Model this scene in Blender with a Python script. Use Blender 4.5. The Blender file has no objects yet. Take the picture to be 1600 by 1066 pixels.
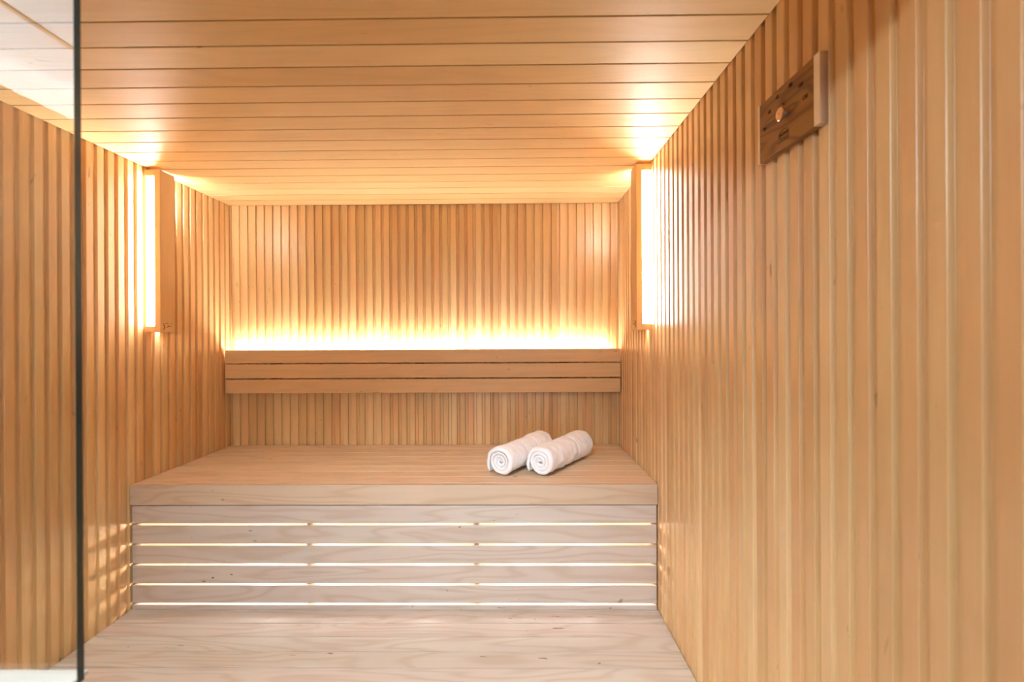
import bpy, bmesh, math, random
from mathutils import Vector, Matrix, noise
R = random.Random(7)
C = bpy.context.scene.collection
H = 1.53                                   # eye height above the floor; z values below are measured from the eye
XL, XR, YB = -1.48672, .56095, 2.45        # faces of the side walls, back wall
ZC, ZB, ZL = .68975+H, -.57671+H, -1.06154+H   # ceiling, upper bench top, lower bench top
YF = 1.78793                               # front of the upper bench
P = .04425                                 # pitch of the wall battens
Q = .08957                                 # pitch of the ceiling boards

# ------------------------------------------------------------------ helpers
def srgb(r, g, b):
    f = lambda c: (c/255/12.92 if c/255 <= .04045 else ((c/255+.055)/1.055)**2.4)
    return (f(r), f(g), f(b), 1)

def obj(name, bm, mats, parent=None, bevel=0, smooth=False, seg=2):
    me = bpy.data.meshes.new(name)
    bmesh.ops.recalc_face_normals(bm, faces=bm.faces)
    bm.to_mesh(me); bm.free()
    for m in (mats if isinstance(mats, (list, tuple)) else [mats]): me.materials.append(m)
    if smooth:
        for p in me.polygons: p.use_smooth = True
    o = bpy.data.objects.new(name, me); C.objects.link(o)
    if parent:
        o.parent = parent
        o.location = -Vector(parent.location) if not parent.get('_local') else (0, 0, 0)
    if bevel:
        b = o.modifiers.new('bevel', 'BEVEL'); b.width = bevel; b.segments = seg; b.limit_method = 'ANGLE'
    return o

def root(name, loc, label, cat, group=None):
    o = bpy.data.objects.new(name, None); C.objects.link(o); o.location = loc
    o.empty_display_size = .05
    return tag(o, label, cat, group)

def tag(o, label, cat, group=None):
    o['label'] = label; o['category'] = cat
    if group: o['group'] = group
    return o

def struct(o):
    o['kind'] = 'structure'; return o

def box(bm, x0, x1, y0, y1, z0, z1, mi=0):
    v = [bm.verts.new((x, y, z)) for x in (x0, x1) for y in (y0, y1) for z in (z0, z1)]
    for f in ((0,1,3,2), (4,6,7,5), (0,4,5,1), (2,3,7,6), (0,2,6,4), (1,5,7,3)):
        bm.faces.new([v[i] for i in f]).material_index = mi
    return v

def prism(bm, pts, fn, a, b, mi=0):
    """closed polygon pts (2D) swept from a to b; fn(u,v,t) gives the 3D point"""
    A = [bm.verts.new(fn(u, v, a)) for u, v in pts]; B = [bm.verts.new(fn(u, v, b)) for u, v in pts]
    n = len(pts)
    for i in range(n): bm.faces.new((A[i], A[(i+1) % n], B[(i+1) % n], B[i])).material_index = mi
    bm.faces.new(A).material_index = mi; bm.faces.new(B[::-1]).material_index = mi

def tube(bm, pts, r, n=6, mi=0):
    rings = []
    for i, p in enumerate(pts):
        p = Vector(p); d = Vector(pts[min(i+1, len(pts)-1)]) - Vector(pts[max(i-1, 0)])
        d.normalize(); u = d.orthogonal().normalized(); w = d.cross(u)
        rings.append([bm.verts.new(p + r*(math.cos(2*math.pi*k/n)*u + math.sin(2*math.pi*k/n)*w)) for k in range(n)])
    for a, b in zip(rings, rings[1:]):
        for k in range(n): bm.faces.new((a[k], a[(k+1) % n], b[(k+1) % n], b[k])).material_index = mi
    bm.faces.new(rings[0]); bm.faces.new(rings[-1][::-1])

def cyl(bm, c, ax, prof, n=40, mi=0):
    """lathe: prof = list of (distance along ax, radius)"""
    ax = Vector(ax).normalized(); u = ax.orthogonal().normalized(); w = ax.cross(u); c = Vector(c)
    rings = [[bm.verts.new(c + ax*h + r*(math.cos(2*math.pi*k/n)*u + math.sin(2*math.pi*k/n)*w)) for k in range(n)] for h, r in prof]
    for a, b in zip(rings, rings[1:]):
        for k in range(n): bm.faces.new((a[k], a[(k+1) % n], b[(k+1) % n], b[k])).material_index = mi
    bm.faces.new(rings[0]); bm.faces.new(rings[-1][::-1])

# ------------------------------------------------------------------ materials
class NT:
    def __init__(s, name):
        s.m = bpy.data.materials.new(name); s.m.use_nodes = True; s.t = s.m.node_tree
        s.b = s.t.nodes['Principled BSDF']; s.out = s.t.nodes['Material Output']
    def n(s, typ, **kw):
        x = s.t.nodes.new(typ)
        for k, v in kw.items():
            if k in x.inputs.keys(): x.inputs[k].default_value = v
            else: setattr(x, k, v)
        return x
    def l(s, a, b): s.t.links.new(a, b)
    def math(s, op, a, b=None, c=None, clamp=False):
        x = s.t.nodes.new('ShaderNodeMath'); x.operation = op; x.use_clamp = clamp
        for i, v in enumerate((a, b, c)):
            if v is None: continue
            if isinstance(v, (int, float)): x.inputs[i].default_value = v
            else: s.l(v, x.inputs[i])
        return x.outputs[0]
    def mix(s, f, a, b, blend='MIX'):
        x = s.t.nodes.new('ShaderNodeMix'); x.data_type = 'RGBA'; x.blend_type = blend
        for i, v in ((0, f), (6, a), (7, b)):
            if isinstance(v, (int, float, tuple)): x.inputs[i].default_value = v
            else: s.l(v, x.inputs[i])
        return x.outputs[2]

def wood(name, tones, axis, rough=.38, ring=.35, fleck=.5, spec=.4, grain=.5, bump=.08, coat=0, var=1.0, rs=1.0, dk=(.76, .67, .57, 1)):
    """planed timber: every board (mesh island) takes its own tone and its own cut of the grain"""
    n = NT(name)
    tc = n.n('ShaderNodeTexCoord'); geo = n.n('ShaderNodeNewGeometry')
    rnd = geo.outputs['Random Per Island']
    off = n.n('ShaderNodeCombineXYZ')
    n.l(n.math('MULTIPLY', rnd, 37.0), off.inputs[0]); n.l(n.math('MULTIPLY', rnd, 71.3), off.inputs[1]); n.l(n.math('MULTIPLY', rnd, 53.7), off.inputs[2])
    add = n.n('ShaderNodeVectorMath', operation='ADD'); n.l(tc.outputs['Object'], add.inputs[0]); n.l(off.outputs[0], add.inputs[1])
    def noise_tex(cross, along, detail=2, rough_=.5, dist=0):
        mp = n.n('ShaderNodeMapping'); s = [cross]*3; s['XYZ'.index(axis)] = along
        mp.inputs['Scale'].default_value = s; n.l(add.outputs[0], mp.inputs['Vector'])
        t = n.n('ShaderNodeTexNoise'); t.inputs['Scale'].default_value = 1; t.inputs['Detail'].default_value = detail
        t.inputs['Roughness'].default_value = rough_; t.inputs['Distortion'].default_value = dist
        n.l(mp.outputs[0], t.inputs['Vector']); return t.outputs['Fac']
    big = noise_tex(9*rs, 1.1*rs*(2.2 if rs > 1 else 1), 2, .45, .3)
    rings = n.math('SINE', n.math('MULTIPLY', big, 62.0))
    rings = n.math('MULTIPLY_ADD', rings, .5, .5)
    rings = n.math('POWER', rings, 3.0)
    fibre = noise_tex(420, 9, 2, .6)
    streak = noise_tex(60, .9, 3, .6)
    blotch = noise_tex(7, 2.4, 2, .5)
    # tone of the board
    ramp = n.n('ShaderNodeValToRGB'); ramp.color_ramp.interpolation = 'LINEAR'
    cr = ramp.color_ramp; cr.elements[0].color = tones[0]; cr.elements[1].color = tones[-1]
    for i, t in enumerate(tones[1:-1]):
        e = cr.elements.new((i+1)/(len(tones)-1)); e.color = t
    tone = n.math('ADD', n.math('MULTIPLY_ADD', rnd, var, .5-.5*var), n.math('MULTIPLY_ADD', blotch, .5, -.25), clamp=True)
    n.l(tone, ramp.inputs[0])
    col = ramp.outputs[0]
    dark = n.mix(1.0, col, dk, 'MULTIPLY')
    col = n.mix(n.math('MULTIPLY', rings, ring), col, dark)
    s2 = n.math('MULTIPLY', n.math('MULTIPLY_ADD', streak, 2.6, -.95, clamp=True), grain)
    col = n.mix(s2, col, dark)
    f2 = n.math('MULTIPLY', n.math('MULTIPLY_ADD', fibre, 3.0, -1.2, clamp=True), grain*.45)
    col = n.mix(f2, col, dark)
    if fleck:
        fl = noise_tex(75, 22, 1, .4, .6)
        gate = noise_tex(6, 3, 0)
        v = n.math('MULTIPLY', n.math('MULTIPLY_ADD', fl, 22, -16.2, clamp=True), n.math('MULTIPLY_ADD', gate, 8, -4.3, clamp=True))
        col = n.mix(n.math('MULTIPLY', v, fleck), col, (.10, .045, .02, 1))
    n.l(col, n.b.inputs['Base Color'])
    n.l(n.math('MULTIPLY_ADD', streak, .16, rough-.08), n.b.inputs['Roughness'])
    n.b.inputs['Specular IOR Level'].default_value = spec
    if coat:
        n.b.inputs['Coat Weight'].default_value = coat; n.b.inputs['Coat Roughness'].default_value = .22
    bp = n.n('ShaderNodeBump'); bp.inputs['Strength'].default_value = bump; bp.inputs['Distance'].default_value = .001
    n.l(n.math('ADD', fibre, n.math('MULTIPLY', streak, .8)), bp.inputs['Height']); n.l(bp.outputs[0], n.b.inputs['Normal'])
    return n.m

def plain(name, col, rough=.5, metal=0, spec=.5):
    n = NT(name); n.b.inputs['Base Color'].default_value = col; n.b.inputs['Roughness'].default_value = rough
    n.b.inputs['Metallic'].default_value = metal; n.b.inputs['Specular IOR Level'].default_value = spec
    return n.m

def emit(name, col, s):
    n = NT(name); n.b.inputs['Base Color'].default_value = (.8, .8, .8, 1)
    n.b.inputs['Emission Color'].default_value = col; n.b.inputs['Emission Strength'].default_value = s
    return n.m

WT = [srgb(204,158,104), srgb(220,182,127), srgb(216,168,115), srgb(228,192,139), srgb(230,184,131)]
M = {}
K = dict(lamp=3.05, led=1.1, low=2.1, up=2.9, down=1.28, side=1, day=.2, world=5.2)       # brightness of each light
M['wall_z'] = wood('battened_alder_wall', WT, 'Z', rough=.34, ring=.10, fleck=.5, grain=.22, spec=.5, var=.95)
M['ceiling'] = wood('planed_alder_ceiling', [srgb(217,179,122), srgb(227,193,138), srgb(224,186,131), srgb(234,203,150)], 'X', rough=.50, ring=.14, fleck=.35, grain=.11, spec=.28, var=.95)
M['rest'] = wood('alder_backrest', [srgb(212,172,124), srgb(218,180,132)], 'X', rough=.42, ring=.2, fleck=.5, grain=.25, spec=.35, var=.5)
M['bench'] = wood('pale_alder_bench', [srgb(196,181,163), srgb(208,198,184), srgb(204,187,173), srgb(214,204,190)], 'X', rough=.40, ring=.50, fleck=.8, grain=.2, spec=.4, var=1.0)
M['bench_top'] = wood('tan_alder_bench_top_lit', [srgb(218,190,158), srgb(226,202,170), srgb(222,192,160), srgb(229,204,174)], 'X', rough=.42, ring=.40, fleck=.7, grain=.2, spec=.35, var=1.0)  # same alder as the fascia, lightened in colour for the light on the seat
M['fascia'] = wood('tan_alder_fascia_shaded', [srgb(202,176,150), srgb(210,186,160)], 'X', rough=.42, ring=.5, fleck=.7, grain=.2, spec=.35, var=.5)  # same alder as the seat; the dimmer light is put into the colour
M['post'] = wood('bench_frame_timber', [srgb(205,165,125), srgb(212,170,130)], 'Z', rough=.5, ring=.1, fleck=0, grain=.2)
M['lamp_wood'] = wood('lamp_housing_timber', [srgb(216,172,120), srgb(220,178,126)], 'Z', rough=.42, ring=.08, fleck=0, grain=.18, spec=.35, var=.4)
M['gauge_wood'] = wood('dark_oiled_gauge_wood', [srgb(134,88,34), srgb(146,98,40)], 'Y', rough=.4, ring=.9, fleck=0, grain=.3, spec=.4, var=.3, rs=1.5, dk=(.52, .42, .30, 1))
M['backing'] = wood('shadow_gap_backing', [srgb(150,96,55), srgb(158,102,60)], 'Z', rough=.7, ring=0, fleck=0, grain=.2, spec=.2)
M['steel'] = plain('brushed_steel', srgb(222,220,218), .33, 1)
M['copper'] = plain('brushed_knob_steel', srgb(222,190,165), .24, 1)
M['ink'] = plain('burnt_black_print', (.018, .010, .006, 1), .6, 0, .2)
M['mark'] = plain('burnt_brown_mark', (.16, .065, .02, 1), .6, 0, .2)
M['sill'] = plain('white_lacquered_sill', srgb(176,168,160), .45)
M['white'] = plain('white_plaster', srgb(240,238,235), .8, 0, .2)
M['lobby'] = plain('lobby_wall_panelling', srgb(128,98,68), .75, 0, .2)
M['strip'] = plain('lobby_ceiling_trim', srgb(186,140,100), .5)
M['floor'] = plain('stone_floor', srgb(150,140,128), .6)
M['diffuser'] = emit('warm_lit_diffuser', (1, .98, .94, 1), 34.0*K['lamp'])
M['led'] = emit('warm_led_strip', (1, .98, .93, 1), 120.0*K['led'])
M['led_low'] = emit('warm_white_led_strip', (1, .97, .93, 1), 2200.0*K['low'])

def glass():
    n = NT('clear_glass_pane'); n.t.nodes.remove(n.b)
    fr = n.n('ShaderNodeFresnel'); geo = n.n('ShaderNodeNewGeometry')
    n.l(n.math('MULTIPLY_ADD', geo.outputs['Backfacing'], 1/1.52-1.52, 1.52), fr.inputs['IOR'])
    tr = n.n('ShaderNodeBsdfTransparent'); tr.inputs[0].default_value = (.95, .975, .965, 1)
    gl = n.n('ShaderNodeBsdfGlossy'); gl.inputs['Roughness'].default_value = 0; gl.inputs[0].default_value = (1, 1, 1, 1)
    mx = n.n('ShaderNodeMixShader'); n.l(fr.outputs[0], mx.inputs[0]); n.l(tr.outputs[0], mx.inputs[1]); n.l(gl.outputs[0], mx.inputs[2])
    n.l(mx.outputs[0], n.out.inputs[0]); return n.m
M['glass'] = glass()
M['glass_edge'] = plain('dark_green_glass_edge', (.006, .016, .015, 1), .12, 0, .6)

def towel_mat():
    n = NT('white_terry_cloth'); n.b.inputs['Base Color'].default_value = srgb(250,248,248); n.b.inputs['Roughness'].default_value = .95
    n.b.inputs['Specular IOR Level'].default_value = .1
    n.b.inputs['Sheen Weight'].default_value = .3; n.b.inputs['Sheen Roughness'].default_value = .6
    tc = n.n('ShaderNodeTexCoord'); t = n.n('ShaderNodeTexNoise', Scale=420.0, Detail=2.0); n.l(tc.outputs['Object'], t.inputs['Vector'])
    t2 = n.n('ShaderNodeTexNoise', Scale=60.0, Detail=3.0); n.l(tc.outputs['Object'], t2.inputs['Vector'])
    bp = n.n('ShaderNodeBump'); bp.inputs['Strength'].default_value = .6; bp.inputs['Distance'].default_value = .002
    n.l(n.math('ADD', t.outputs['Fac'], t2.outputs['Fac']), bp.inputs['Height']); n.l(bp.outputs[0], n.b.inputs['Normal'])
    return n.m
M['towel'] = towel_mat()

# ------------------------------------------------------------------ the sauna's shell
RW, RD, CH = .0155, .0080, .0012            # recess width and depth, chamfer of each batten
def profile():
    """one batten board in section: v = 0 at its face, negative towards the wall; u across"""
    f0, f1 = RW, P-.0009
    return [(0, -RD-.006), (f1, -RD-.006), (f1, -CH), (f1-CH, 0), (f0+CH, 0), (f0, -CH), (f0-.0025, -RD+.0008), (f0-.0035, -RD), (0, -RD)]
def batten_wall(name, fn, u0, u1, phase, flip=False, backing=None):
    bm = bmesh.new()
    k0 = math.floor((u0-phase)/P)-1; u = phase+k0*P
    while u < u1:
        if u >= u0-P+.002:
            pts = [((P-a) if flip else a, v) for a, v in profile()]
            if flip: pts = pts[::-1]
            prism(bm, [(u+a, v) for a, v in pts], fn, 0.0, ZC+.028)
        u += P
    box(bm, *backing)
    return struct(obj(name, bm, M['wall_z']))
# back wall: recess starts at b0 + kP, face follows to the right
batten_wall('wall_back', lambda u, v, t: (u, YB-v, t), XL-.01, XR+.01, -1.43972, False, (XL-.1, XR+.1, YB+RD+.0062, YB+.08, 0, ZC+.05))
# right wall: a face ends (far edge) at r0 + kP
batten_wall('wall_right', lambda u, v, t: (XR-v, u, t), -.35, YB+.012, .98771, False, (XR+RD+.0062, XR+.08, -.35, YB+.1, 0, ZC+.05))
# left wall: recess begins at l0 + kP
batten_wall('wall_left', lambda u, v, t: (XL+v, u, t), .49, YB+.012, 2.08559, False, (XL-.08, XL-RD-.0062, .49, YB+.1, 0, ZC+.05))

bm = bmesh.new()                            # ceiling boards
G = .0042
y = 1.01102 - 6*Q
while y < YB:
    a, b = y+G/2, min(y+Q-G/2, YB-.0005)
    if a > .47 and b > a+.01: box(bm, XL+.0015, XR-.0015, a, b, ZC, ZC+.016)
    y += Q
ceil = struct(obj('ceiling', bm, M['ceiling'], bevel=.0012))
bm = bmesh.new(); box(bm, XL-.05, XR+.05, .44, YB+.06, ZC+.0285, ZC+.06)
for x in (-1.2, -.5, .2): box(bm, x, x+.04, .48, YB-.01, ZC+.0162, ZC+.0285)
struct(obj('trim_1', bm, M['backing']))     # battens and lining above the ceiling boards

bm = bmesh.new(); box(bm, -3.2, 2.6, -4.4, YB+.1, -.06, 0); struct(obj('floor', bm, M['floor']))

# ------------------------------------------------------------------ low wall with the glass pane standing on it
SZ = H-.375
bm = bmesh.new(); box(bm, XL+.002, -.4825, .482, .516, 0, SZ-.004); struct(obj('wall_front', bm, M['lamp_wood'], bevel=.001))
bm = bmesh.new(); box(bm, XL+.001, -.479, .478, .520, SZ-.004, SZ); struct(obj('trim_2', bm, M['sill'], bevel=.001))
pane = root('glass_panel', (-.469, .5, SZ), 'clear glass panel with a dark green edge, standing in the left foreground', 'glass panel')
gx = -.4690
bm = bmesh.new(); box(bm, XL+.012, gx-.0008, .496, .504, SZ+.0005, H+.56)
obj('pane', bm, M['glass'], pane)
bm = bmesh.new(); box(bm, gx-.0006, gx, .496, .504, SZ+.0005, H+.56)
e = obj('polished_edge', bm, M['glass_edge'], pane); e['label'] = 'dark green polished edge of the glass'

bm = bmesh.new(); box(bm, XL+.002, XR-.002, .508, .560, H+.500, ZC-.001); struct(obj('trim_4', bm, M['lamp_wood'], bevel=.0015))   # unseen lintel over the opening, added to shade the backrest from outside light
# ------------------------------------------------------------------ the room outside, seen mirrored in the glass
ZO = H+.88
bm = bmesh.new()
for x0, x1 in ((-1.78, -1.655), (-1.652, -1.33), (-1.33, -.60), (-.597, .15), (.153, 2.5)):
    box(bm, x0, x1, -4.3, .44, ZO, ZO+.03)
box(bm, -1.9, 2.6, -4.3, .47, ZO+.031, ZO+.05)
struct(obj('ceiling.001', bm, M['white']))
bm = bmesh.new(); box(bm, -1.334, -1.322, -4.3, .44, ZO-.010, ZO); struct(obj('trim_3', bm, M['strip'], bevel=.004))
bm = bmesh.new(); box(bm, XR-.2, 2.6, .44, .475, ZC+.06, ZO); box(bm, -1.9, XR-.2, .44, .475, ZC+.06, ZO); struct(obj('wall_front.001', bm, M['white']))
bm = bmesh.new(); box(bm, -1.88, -1.78, -4.3, .49, 0, ZO+.05)
for k in range(46):                         # vertical moulded panelling
    y0 = -4.25+k*.1; box(bm, -1.78, -1.772, y0, y0+.07, 0, ZO)
struct(obj('wall_left.001', bm, M['lobby']))
bm = bmesh.new(); box(bm, -1.78, XL-.08, .46, .49, 0, ZO); struct(obj('wall_front.002', bm, M['lobby']))

# ------------------------------------------------------------------ lower bench
lb = root('lower_bench', (-.46, 1.8, 0), 'lower step bench of pale planks at the bottom of the photo', 'bench')
BW = .0765
bm = bmesh.new(); y = YF-.001
while y > 1.05:
    box(bm, XL+.002, XR-.002, y-BW+.0030, y, ZL-.024, ZL); y -= BW
yl = y
y = YF-.001+.0022
while y < YB-.03:
    box(bm, XL+.002, XR-.002, y, min(y+BW-.0022, YB-.002), ZL-.024, ZL); y += BW
obj('seat', bm, M['bench'], lb, bevel=.0011)
bm = bmesh.new(); box(bm, XL+.003, XR-.003, yl-.024, yl-.001, ZL-.10, ZL); obj('fascia', bm, M['bench'], lb, bevel=.0012)
for x in (XL+.03, -.8, -.14, XR-.075):
    bm = bmesh.new(); box(bm, x, x+.045, yl+.002, YB-.003, ZL-.09, ZL-.0245)
    box(bm, x, x+.045, yl+.004, yl+.049, 0, ZL-.0905); box(bm, x, x+.045, YB-.06, YB-.015, 0, ZL-.0905)
    obj('support_frame', bm, M['post'], lb)

# ------------------------------------------------------------------ upper bench
ub = root('upper_bench', (-.46, 2.1, ZL), 'upper bench with a deep plank seat and lit slatted front, under the towels', 'bench')
bm = bmesh.new(); y = YF+.0275; n8 = 8; bw = (YB-.002-y)/n8
for k in range(n8):
    box(bm, XL+.003, XR-.003, y+k*bw+.0014, y+(k+1)*bw-.0014, ZB-.024, ZB)
box(bm, XL+.004, XR-.004, YF+.028, YB-.003, ZB-.0300, ZB-.0246)  # added sheet under the planks, keeps cavity light out of the seams
obj('seat', bm, M['bench_top'], ub, bevel=.0009)
bm = bmesh.new(); box(bm, XL+.0045, XR-.0045, YF, YF+.0270, H-.6530, ZB); obj('fascia', bm, M['fascia'], ub, bevel=.0014)
sl = [(-.7262, -.6572), (-.8046, -.7339), (-.8817, -.8123), (-.9586, -.8895), (-1.0346, -.9664), (-1.0610, -1.0423)]
bm = bmesh.new(); box(bm, XL+.012, XR-.012, YF+.0272, YF+.040, H-.675, H-.640); obj('rail', bm, M['post'], ub)
for a, b in sl:
    bm = bmesh.new(); box(bm, XL+.008, XR-.008, YF+.006, YF+.026, a+H, b+H); obj('front_slat', bm, M['bench'], ub, bevel=.0010)
for x in (-1.484, -.805, -.152, .536):
    bm = bmesh.new(); box(bm, x, x+.024, YF+.0265, YF+.058, ZL+.001, ZB-.0305)
    box(bm, x, x+.024, YF+.0585, YB-.032, ZB-.075, ZB-.0305)
    obj('support_frame', bm, M['post'], ub)

def led_strip(name, x0, x1, yc, zc, dy, dz, mat, label, pitch=None, wide=(.001, .001)):
    r = root(name, ((x0+x1)/2, yc, zc), label, 'light strip')
    bm = bmesh.new(); box(bm, x0, x1, yc-dy*.5-wide[0], yc+dy*.5+wide[1], zc-dz*.5-.0022, zc-dz*.5-.0002); obj('carrier', bm, M['sill'], r)
    bm = bmesh.new()
    if pitch:
        k = 0
        while x0+k*pitch < x1-.004:
            box(bm, x0+k*pitch, x0+k*pitch+.007, yc-dy/2, yc+dy/2, zc-dz/2, zc+dz/2); k += 1
    else: box(bm, x0+.002, x1-.002, yc-dy/2, yc+dy/2, zc-dz/2, zc+dz/2)
    obj('lit_diodes' if pitch else 'lit_tape', bm, mat, r)
    return r
bm = bmesh.new(); box(bm, XL+.004, XR-.004, YB-.0300, YB-.0200, ZL+.001, ZB-.0305); obj('leak_stop_panel', bm, M['bench'], ub)  # added sheet, stops diode light leaking up behind the seat
lowled = root('light_strip', (-.46, YB-.035, ZL+.1), 'row of warm vertical light strips glowing behind the slats of the upper bench front', 'light strip')
for x in (-1.28, -.96, -.46, .04, .36):
    bm = bmesh.new(); box(bm, x-.006, x+.006, YB-.0330, YB-.0310, ZL+.085, ZL+.37); obj('carrier', bm, M['sill'], lowled)
    bm = bmesh.new(); z = ZL+.09
    while z < ZL+.36:
        box(bm, x-.003, x+.003, YB-.0375, YB-.0332, z, z+.007); z += .0166
    obj('lit_diodes', bm, M['led_low'], lowled)
bm = bmesh.new(); box(bm, -1.30, .38, YB-.0309, YB-.0301, ZL+.36, ZL+.385); obj('mounting_rail', bm, M['sill'], lowled)

# ------------------------------------------------------------------ backrest and the light strip behind it
br = root('backrest', (-.46, 2.39, H-.294), 'three-slat wooden backrest along the back wall above the upper bench', 'backrest')
for a, b in ((-.1386, -.0722), (-.2166, -.1452), (-.294, -.2235)):
    bm = bmesh.new(); box(bm, -1.4743, .5544, 2.38, 2.40, a+H, b+H); obj('slat', bm, M['rest'], br, bevel=.0014)
for x in (-1.25, -.50, .25):
    bm = bmesh.new(); box(bm, x, x+.04, 2.4005, YB-.0005, H-.29, H-.10); obj('bracket', bm, M['backing'], br)
led_strip('light_strip', -1.462, .520, 2.412, H-.0835, .009, .006, M['led'], 'warm light strip glowing along the top of the backrest', wide=(.006, .024))

# ------------------------------------------------------------------ wall lamps
def wall_lamp(side, y0, label):
    w = XL if side < 0 else XR; s = -side          # s: direction into the room
    X = lambda d: w + s*d
    def bx(bm, d0, d1, *a): box(bm, min(X(d0), X(d1)), max(X(d0), X(d1)), *a)
    t = root('wall_lamp', (w, y0+.04, H+.018), label, 'wall lamp', None)
    D, Yd = .0625, .082
    bm = bmesh.new()
    bx(bm, .0385, D, y0, y0+Yd, H+.018, H+.679)
    bx(bm, .0005, .0384, y0, y0+Yd-.032, H+.6545, H+.679)
    bx(bm, .0005, .0384, y0+Yd-.008, y0+Yd, H+.018, H+.530)
    bx(bm, .0005, .0384, y0, y0+Yd-.028, H+.018, H+.0425)
    obj('housing', bm, M['lamp_wood'], t, bevel=.0012)
    bm = bmesh.new(); bx(bm, .004, .0375, y0+.027, y0+Yd-.010, H+.046, H+.651); obj('diffuser', bm, M['diffuser'], t, bevel=.004)
    # maker's scribble burnt low on the side that faces the room
    bm = bmesh.new(); xs = X(D+.0002); z0 = H+.026; ya = y0+.012 if side < 0 else y0+.012
    st = [[(0,.030),(.004,.022),(.009,.014),(.006,.008),(.001,.006),(.004,.002),(.010,.006),(.012,.013),(.010,.020)],
          [(.006,.020),(.014,.027),(.022,.030),(.030,.029)],
          [(.018,.014),(.026,.013),(.033,.016),(.040,.015),(.050,.018)],
          [(.044,.026),(.048,.028)], [(.024,.020),(.028,.017),(.031,.021),(.034,.017)]]
    for l in st: tube(bm, [(xs, ya+a, z0+b) for a, b in l], .0008, 5)
    mk = obj('signature_mark', bm, M['mark'], t); mk['label'] = 'small burnt maker\'s scribble'
    return t
wall_lamp(-1, 1.875, 'glowing vertical wooden wall lamp on the left side wall')
wall_lamp(1, 1.858, 'glowing vertical wooden wall lamp on the right side wall')

# ------------------------------------------------------------------ thermometer
th = root('thermometer', (XR, .93, H+.372), 'dark wooden dial thermometer with a steel end, high on the right wall', 'thermometer')
TX = XR-.0155                                # front plane
ya, yb = .826, 1.0305                        # near and far end
z0, z1 = H+.3715, H+.498
bm = bmesh.new(); box(bm, TX, XR-.0005, ya+.0165, yb-.006, z0, z1); obj('board', bm, M['gauge_wood'], th, bevel=.0008)
def cap(a, b):
    bm = bmesh.new(); box(bm, TX-.0006, XR-.0006, a, b, z0-.0003, z1+.0003); o = obj('end_cap', bm, M['steel'], th, bevel=.0007); return o
c1 = cap(ya, ya+.0162); c1['label'] = 'wide brushed steel end cap'
c2 = cap(yb-.0058, yb); c2['label'] = 'narrow brushed steel end cap'
ky, kz = .9291, H+.4358                       # centre of the dial
bm = bmesh.new(); cyl(bm, (TX, ky, kz), (-1, 0, 0), [(.0002, .006), (.0095, .006)], 24); kn0 = obj('spindle', bm, M['steel'], th, smooth=False)
bm = bmesh.new(); cyl(bm, (TX-.0075, ky, kz), (-1, 0, 0), [(0, .0118), (.0008, .0128), (.004, .0128), (.0052, .0118), (.0054, .010), (.0054, .0035), (.0046, .003), (.0046, .0005)], 48)
kn = obj('dial_knob', bm, M['copper'], th, smooth=False)
bm = bmesh.new()
tube(bm, [(TX-.0018, ky+.002, kz+.0005), (TX-.0018, .9965, H+.4425)], .0006, 6); obj('pointer', bm, M['ink'], th)
def text(s, y, z, size, parent, name, mat, depth=.0003, font_scale=(1, 1)):
    cu = bpy.data.curves.new('txt', 'FONT'); cu.body = s; cu.size = size; cu.align_x = 'CENTER'; cu.align_y = 'CENTER'; cu.extrude = depth
    tmp = bpy.data.objects.new('txt', cu); C.objects.link(tmp); bpy.context.view_layer.update()
    me = bpy.data.meshes.new_from_object(tmp.evaluated_get(bpy.context.evaluated_depsgraph_get()))
    bpy.data.objects.remove(tmp); bpy.data.curves.remove(cu)
    me.transform(Matrix(((0, 0, -1, TX-.0003), (-font_scale[0], 0, 0, y), (0, font_scale[1], 0, z), (0, 0, 0, 1))))
    me.materials.clear(); me.materials.append(mat)
    o = bpy.data.objects.new(name, me); C.objects.link(o); o.parent = parent; o.location = -Vector(parent.location)
    return o
for s, y, z in (('20', 1.0050, .4385), ('40', .9858, .4663), ('60', .9574, .4833), ('80', .912, .484), ('100', .8803, .4662), ('120', .8676, .4374), ('°C', .9355, .4577)):
    text(s, y, H+z, .0105, th, 'scale_figure', M['ink'])
text('SAUNA', .9355, H+.3995, .0088, th, 'logo_lettering', M['ink'])
bm = bmesh.new()
ring = []
for k in range(41):                          # oval round the logo
    a = 2*math.pi*k/40; ring.append((TX-.0004, .9355+.0165*math.cos(a)*abs(math.cos(a))**-.25 if abs(math.cos(a)) > 1e-3 else .9355, H+.3995+.0085*math.sin(a)))
tube(bm, ring, .00045, 5)
tube(bm, [(TX-.0004, .9555, H+.3862), (TX-.0004, .9420, H+.3866), (TX-.0004, .926, H+.3862), (TX-.0004, .9195, H+.388), (TX-.0004, .9180, H+.3915)], .00045, 5)
obj('logo_outline', bm, M['ink'], th)

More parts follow.
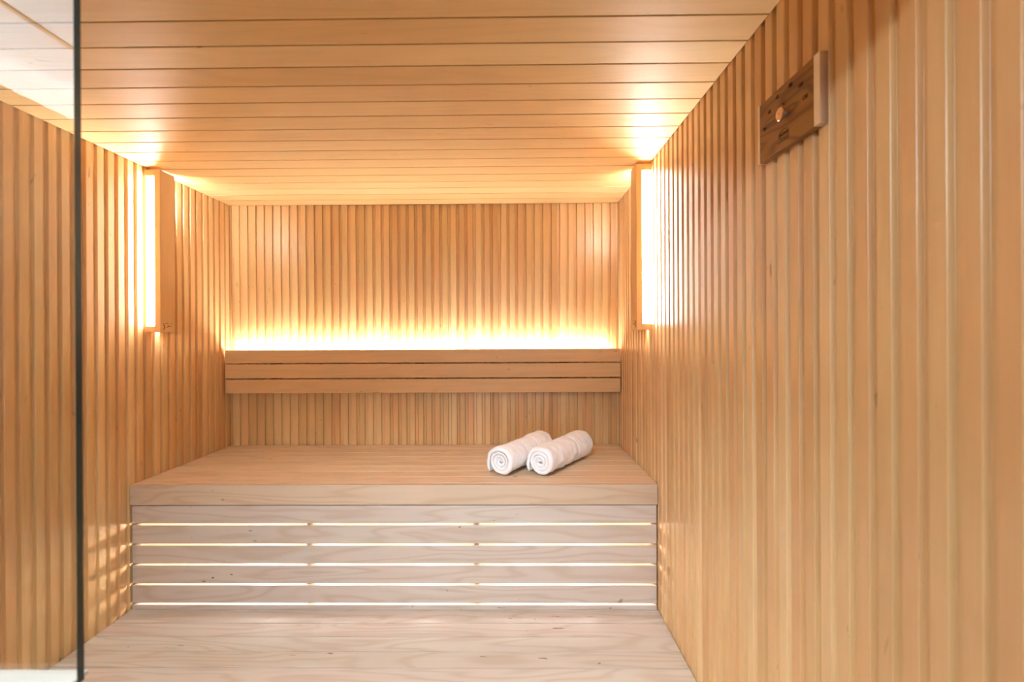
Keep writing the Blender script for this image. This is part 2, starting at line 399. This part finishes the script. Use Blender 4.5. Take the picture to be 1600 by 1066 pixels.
# ------------------------------------------------------------------ rolled towels
def towel(c, ang, L, seed, rad, label):
    """c: centre of the near end; ang: turn of the axis away from +Y; a spiral ribbon of cloth swept along its axis"""
    t = .0150; turns = 3.6; n = 190; S = 64
    c = Vector(c); ax = Vector((math.sin(ang), math.cos(ang), 0)); sx = Vector((math.cos(ang), -math.sin(ang), 0)); up = Vector((0, 0, 1))
    a_end = math.radians(222)                # where the loose end lies: low on the left
    pts = []
    for i in range(n+1):
        f = i/n; a = a_end - (1-f)*turns*2*math.pi          # wound so that the loose end hangs down on the left
        r = .005 + (rad-t/2-.005)*f
        d = max(0, (f-.935)/.065)
        r += .012*d*d
        pts.append((r*math.cos(a), r*math.sin(a)))
    out, inn = [], []
    for i in range(n+1):
        p = Vector(pts[i]); q = (Vector(pts[min(i+1, n)])-Vector(pts[max(i-1, 0)])).normalized(); nn = Vector((-q.y, q.x))
        w = t/2*.97 * min(1, math.sqrt(max(.04, min(i, n-i)/4)))
        out.append(p+nn*w); inn.append(p-nn*w)
    loop = out + inn[::-1]; m = len(loop)
    bm = bmesh.new(); rings = []
    for j in range(S+1):
        s = j/S
        e = min(s, 1-s)*L
        rnd_ = 1-.12*(1-min(1, e/.012))**2                    # ends turn in a little
        fat = 1 + .085*max(0, min(1, (s-.58)/.22)) + .015*math.sin(s*9+seed) - .13*math.exp(-((s-.63)/.014)**2) - .09*math.exp(-((s-.675)/.007)**2) - .035*math.exp(-((s-.37)/.03)**2)
        rr = []
        for k, p in enumerate(loop):
            idx = k if k <= n else m-1-k
            f = idx/n
            sag = (1-(f)**2)*.004*math.sin(3*s*math.pi+seed)   # inner turns shift along the axis
            x, z = p.x*fat*1.02, p.y*fat*.985
            base = -rad*.985*1.0
            # lie flat on the bench
            if z < base+.004: z = base+.004+(z-base-.004)*.35
            endj = noise.noise(Vector((f*26, seed*3, j > S/2)))*.0045 if e < .012 else 0
            P3 = c + ax*(s*L+endj*(1-e/.012) + (sag if 0 < j < S else sag)) + sx*x*rnd_ + up*(z*rnd_)
            if f > .75:
                nz = noise.noise(P3*30+Vector((seed, 0, 0)))*.0042 + noise.noise(P3*75+Vector((0, seed, 0)))*.0018 + noise.noise(P3*170)*.0008
                P3 += (sx*x+up*z).normalized()*nz
            rr.append(bm.verts.new(P3))
        rings.append(rr)
    for A, B in zip(rings, rings[1:]):
        for k in range(m): bm.faces.new((A[k], A[(k+1) % m], B[(k+1) % m], B[k]))
    for A in (rings[0], rings[-1]):
        for i in range(n): bm.faces.new((A[i], A[i+1], A[m-2-i], A[m-1-i]))
    zmin = min(v.co.z for v in bm.verts)
    for v in bm.verts: v.co.z += ZB+.0006-zmin
    mid = c + ax*L/2; mid.z = ZB
    for v in bm.verts: v.co -= mid
    o = obj('rolled_towel', bm, M['towel'], smooth=True); o.location = mid
    return tag(o, label, 'towel', 'rolled white towels on the upper bench')
towel((-.052, 1.893, ZB+.065), math.radians(33), .365, 1.3, .0660, 'rolled white terry towel, left of the two and partly behind its twin')
towel((.112, 1.893, ZB+.065), math.radians(34), .392, 4.1, .0665, 'rolled white terry towel lying in front, right of the two')

# ------------------------------------------------------------------ light from outside
def area(name, loc, target, sx, sy, power, col):
    l = bpy.data.lights.new(name, 'AREA'); l.shape = 'RECTANGLE'; l.size = sx; l.size_y = sy; l.energy = power; l.color = col
    o = bpy.data.objects.new(name, l); C.objects.link(o); o.location = loc
    o.rotation_euler = (Vector(target)-Vector(loc)).to_track_quat('-Z', 'Y').to_euler(); return o
def spot(name, loc, target, power, col, deg, blend=.5, size=.08):
    l = bpy.data.lights.new(name, 'SPOT'); l.energy = power; l.color = col; l.spot_size = math.radians(deg); l.spot_blend = blend; l.shadow_soft_size = size
    o = bpy.data.objects.new(name, l); C.objects.link(o); o.location = loc
    o.rotation_euler = (Vector(target)-Vector(loc)).to_track_quat('-Z', 'Y').to_euler(); return o
spot('lobby_ceiling_fill', (-1.35, -1.0, H-.15), (-1.36, -.48, ZO), 130*K['up'], (.70, .86, 1), 84, .9, .1)  # added spot, out of view; brightens the lobby ceiling mirrored in the glass
spot('bench_fill_spot', (-.30, -.12, ZO-.03), (-.35, 1.22, H-1.0), 170*K['down'], (.74, .87, 1), 74, .8, .16)  # added spot, out of view, for the cool light on the lower bench

spot('right_wall_fill', (-.95, -.85, ZO-.03), (.56, .75, H-.35), 75*K['side'], (.80, .90, 1), 80, .8, .15)  # added spot, out of view; lifts the near right wall with cool light
area('daylight_fill', (.0, -3.6, H+.35), (-.2, 1.8, H-.7), 2.6, 1.5, 60*K['day'], (.86, .93, 1))  # added fill behind the camera for outside daylight; no window is built
w = bpy.data.worlds.new('world'); bpy.context.scene.world = w; w.use_nodes = True
w.node_tree.nodes['Background'].inputs[0].default_value = (.85, .92, 1, 1); w.node_tree.nodes['Background'].inputs[1].default_value = .35*K['world']

# ------------------------------------------------------------------ camera
f, ya_, pi_, ro = 727.368, -.01018, -.00058, .00508
def rows():
    c, s = math.cos(ya_), math.sin(ya_); A = Matrix(((c, -s, 0), (s, c, 0), (0, 0, 1)))
    c, s = math.cos(pi_), math.sin(pi_); B = Matrix(((1, 0, 0), (0, c, s), (0, -s, c)))
    c, s = math.cos(ro), math.sin(ro); D = Matrix(((c, 0, -s), (0, 1, 0), (s, 0, c)))
    return D @ B @ A
r = rows()
cam = bpy.data.cameras.new('camera'); co = bpy.data.objects.new('camera', cam); C.objects.link(co)
right, fwd, upv = r[0], r[1], r[2]
co.matrix_world = Matrix(((right[0], upv[0], -fwd[0], 0), (right[1], upv[1], -fwd[1], 0), (right[2], upv[2], -fwd[2], H), (0, 0, 0, 1)))
cam.sensor_width = 36; cam.sensor_fit = 'HORIZONTAL'; cam.lens = f/1600*36
cam.shift_x = 8.087/1600; cam.shift_y = -9.007/1600
cam.clip_start = .02
cam.dof.use_dof = True; cam.dof.focus_distance = 2.0; cam.dof.aperture_fstop = 3.8
sc = bpy.context.scene; sc.camera = co
sc.view_settings.view_transform = 'Standard'; sc.view_settings.look = 'None'; sc.view_settings.gamma = 1
sc.view_settings.use_curve_mapping = False; sc.view_settings.exposure = .30
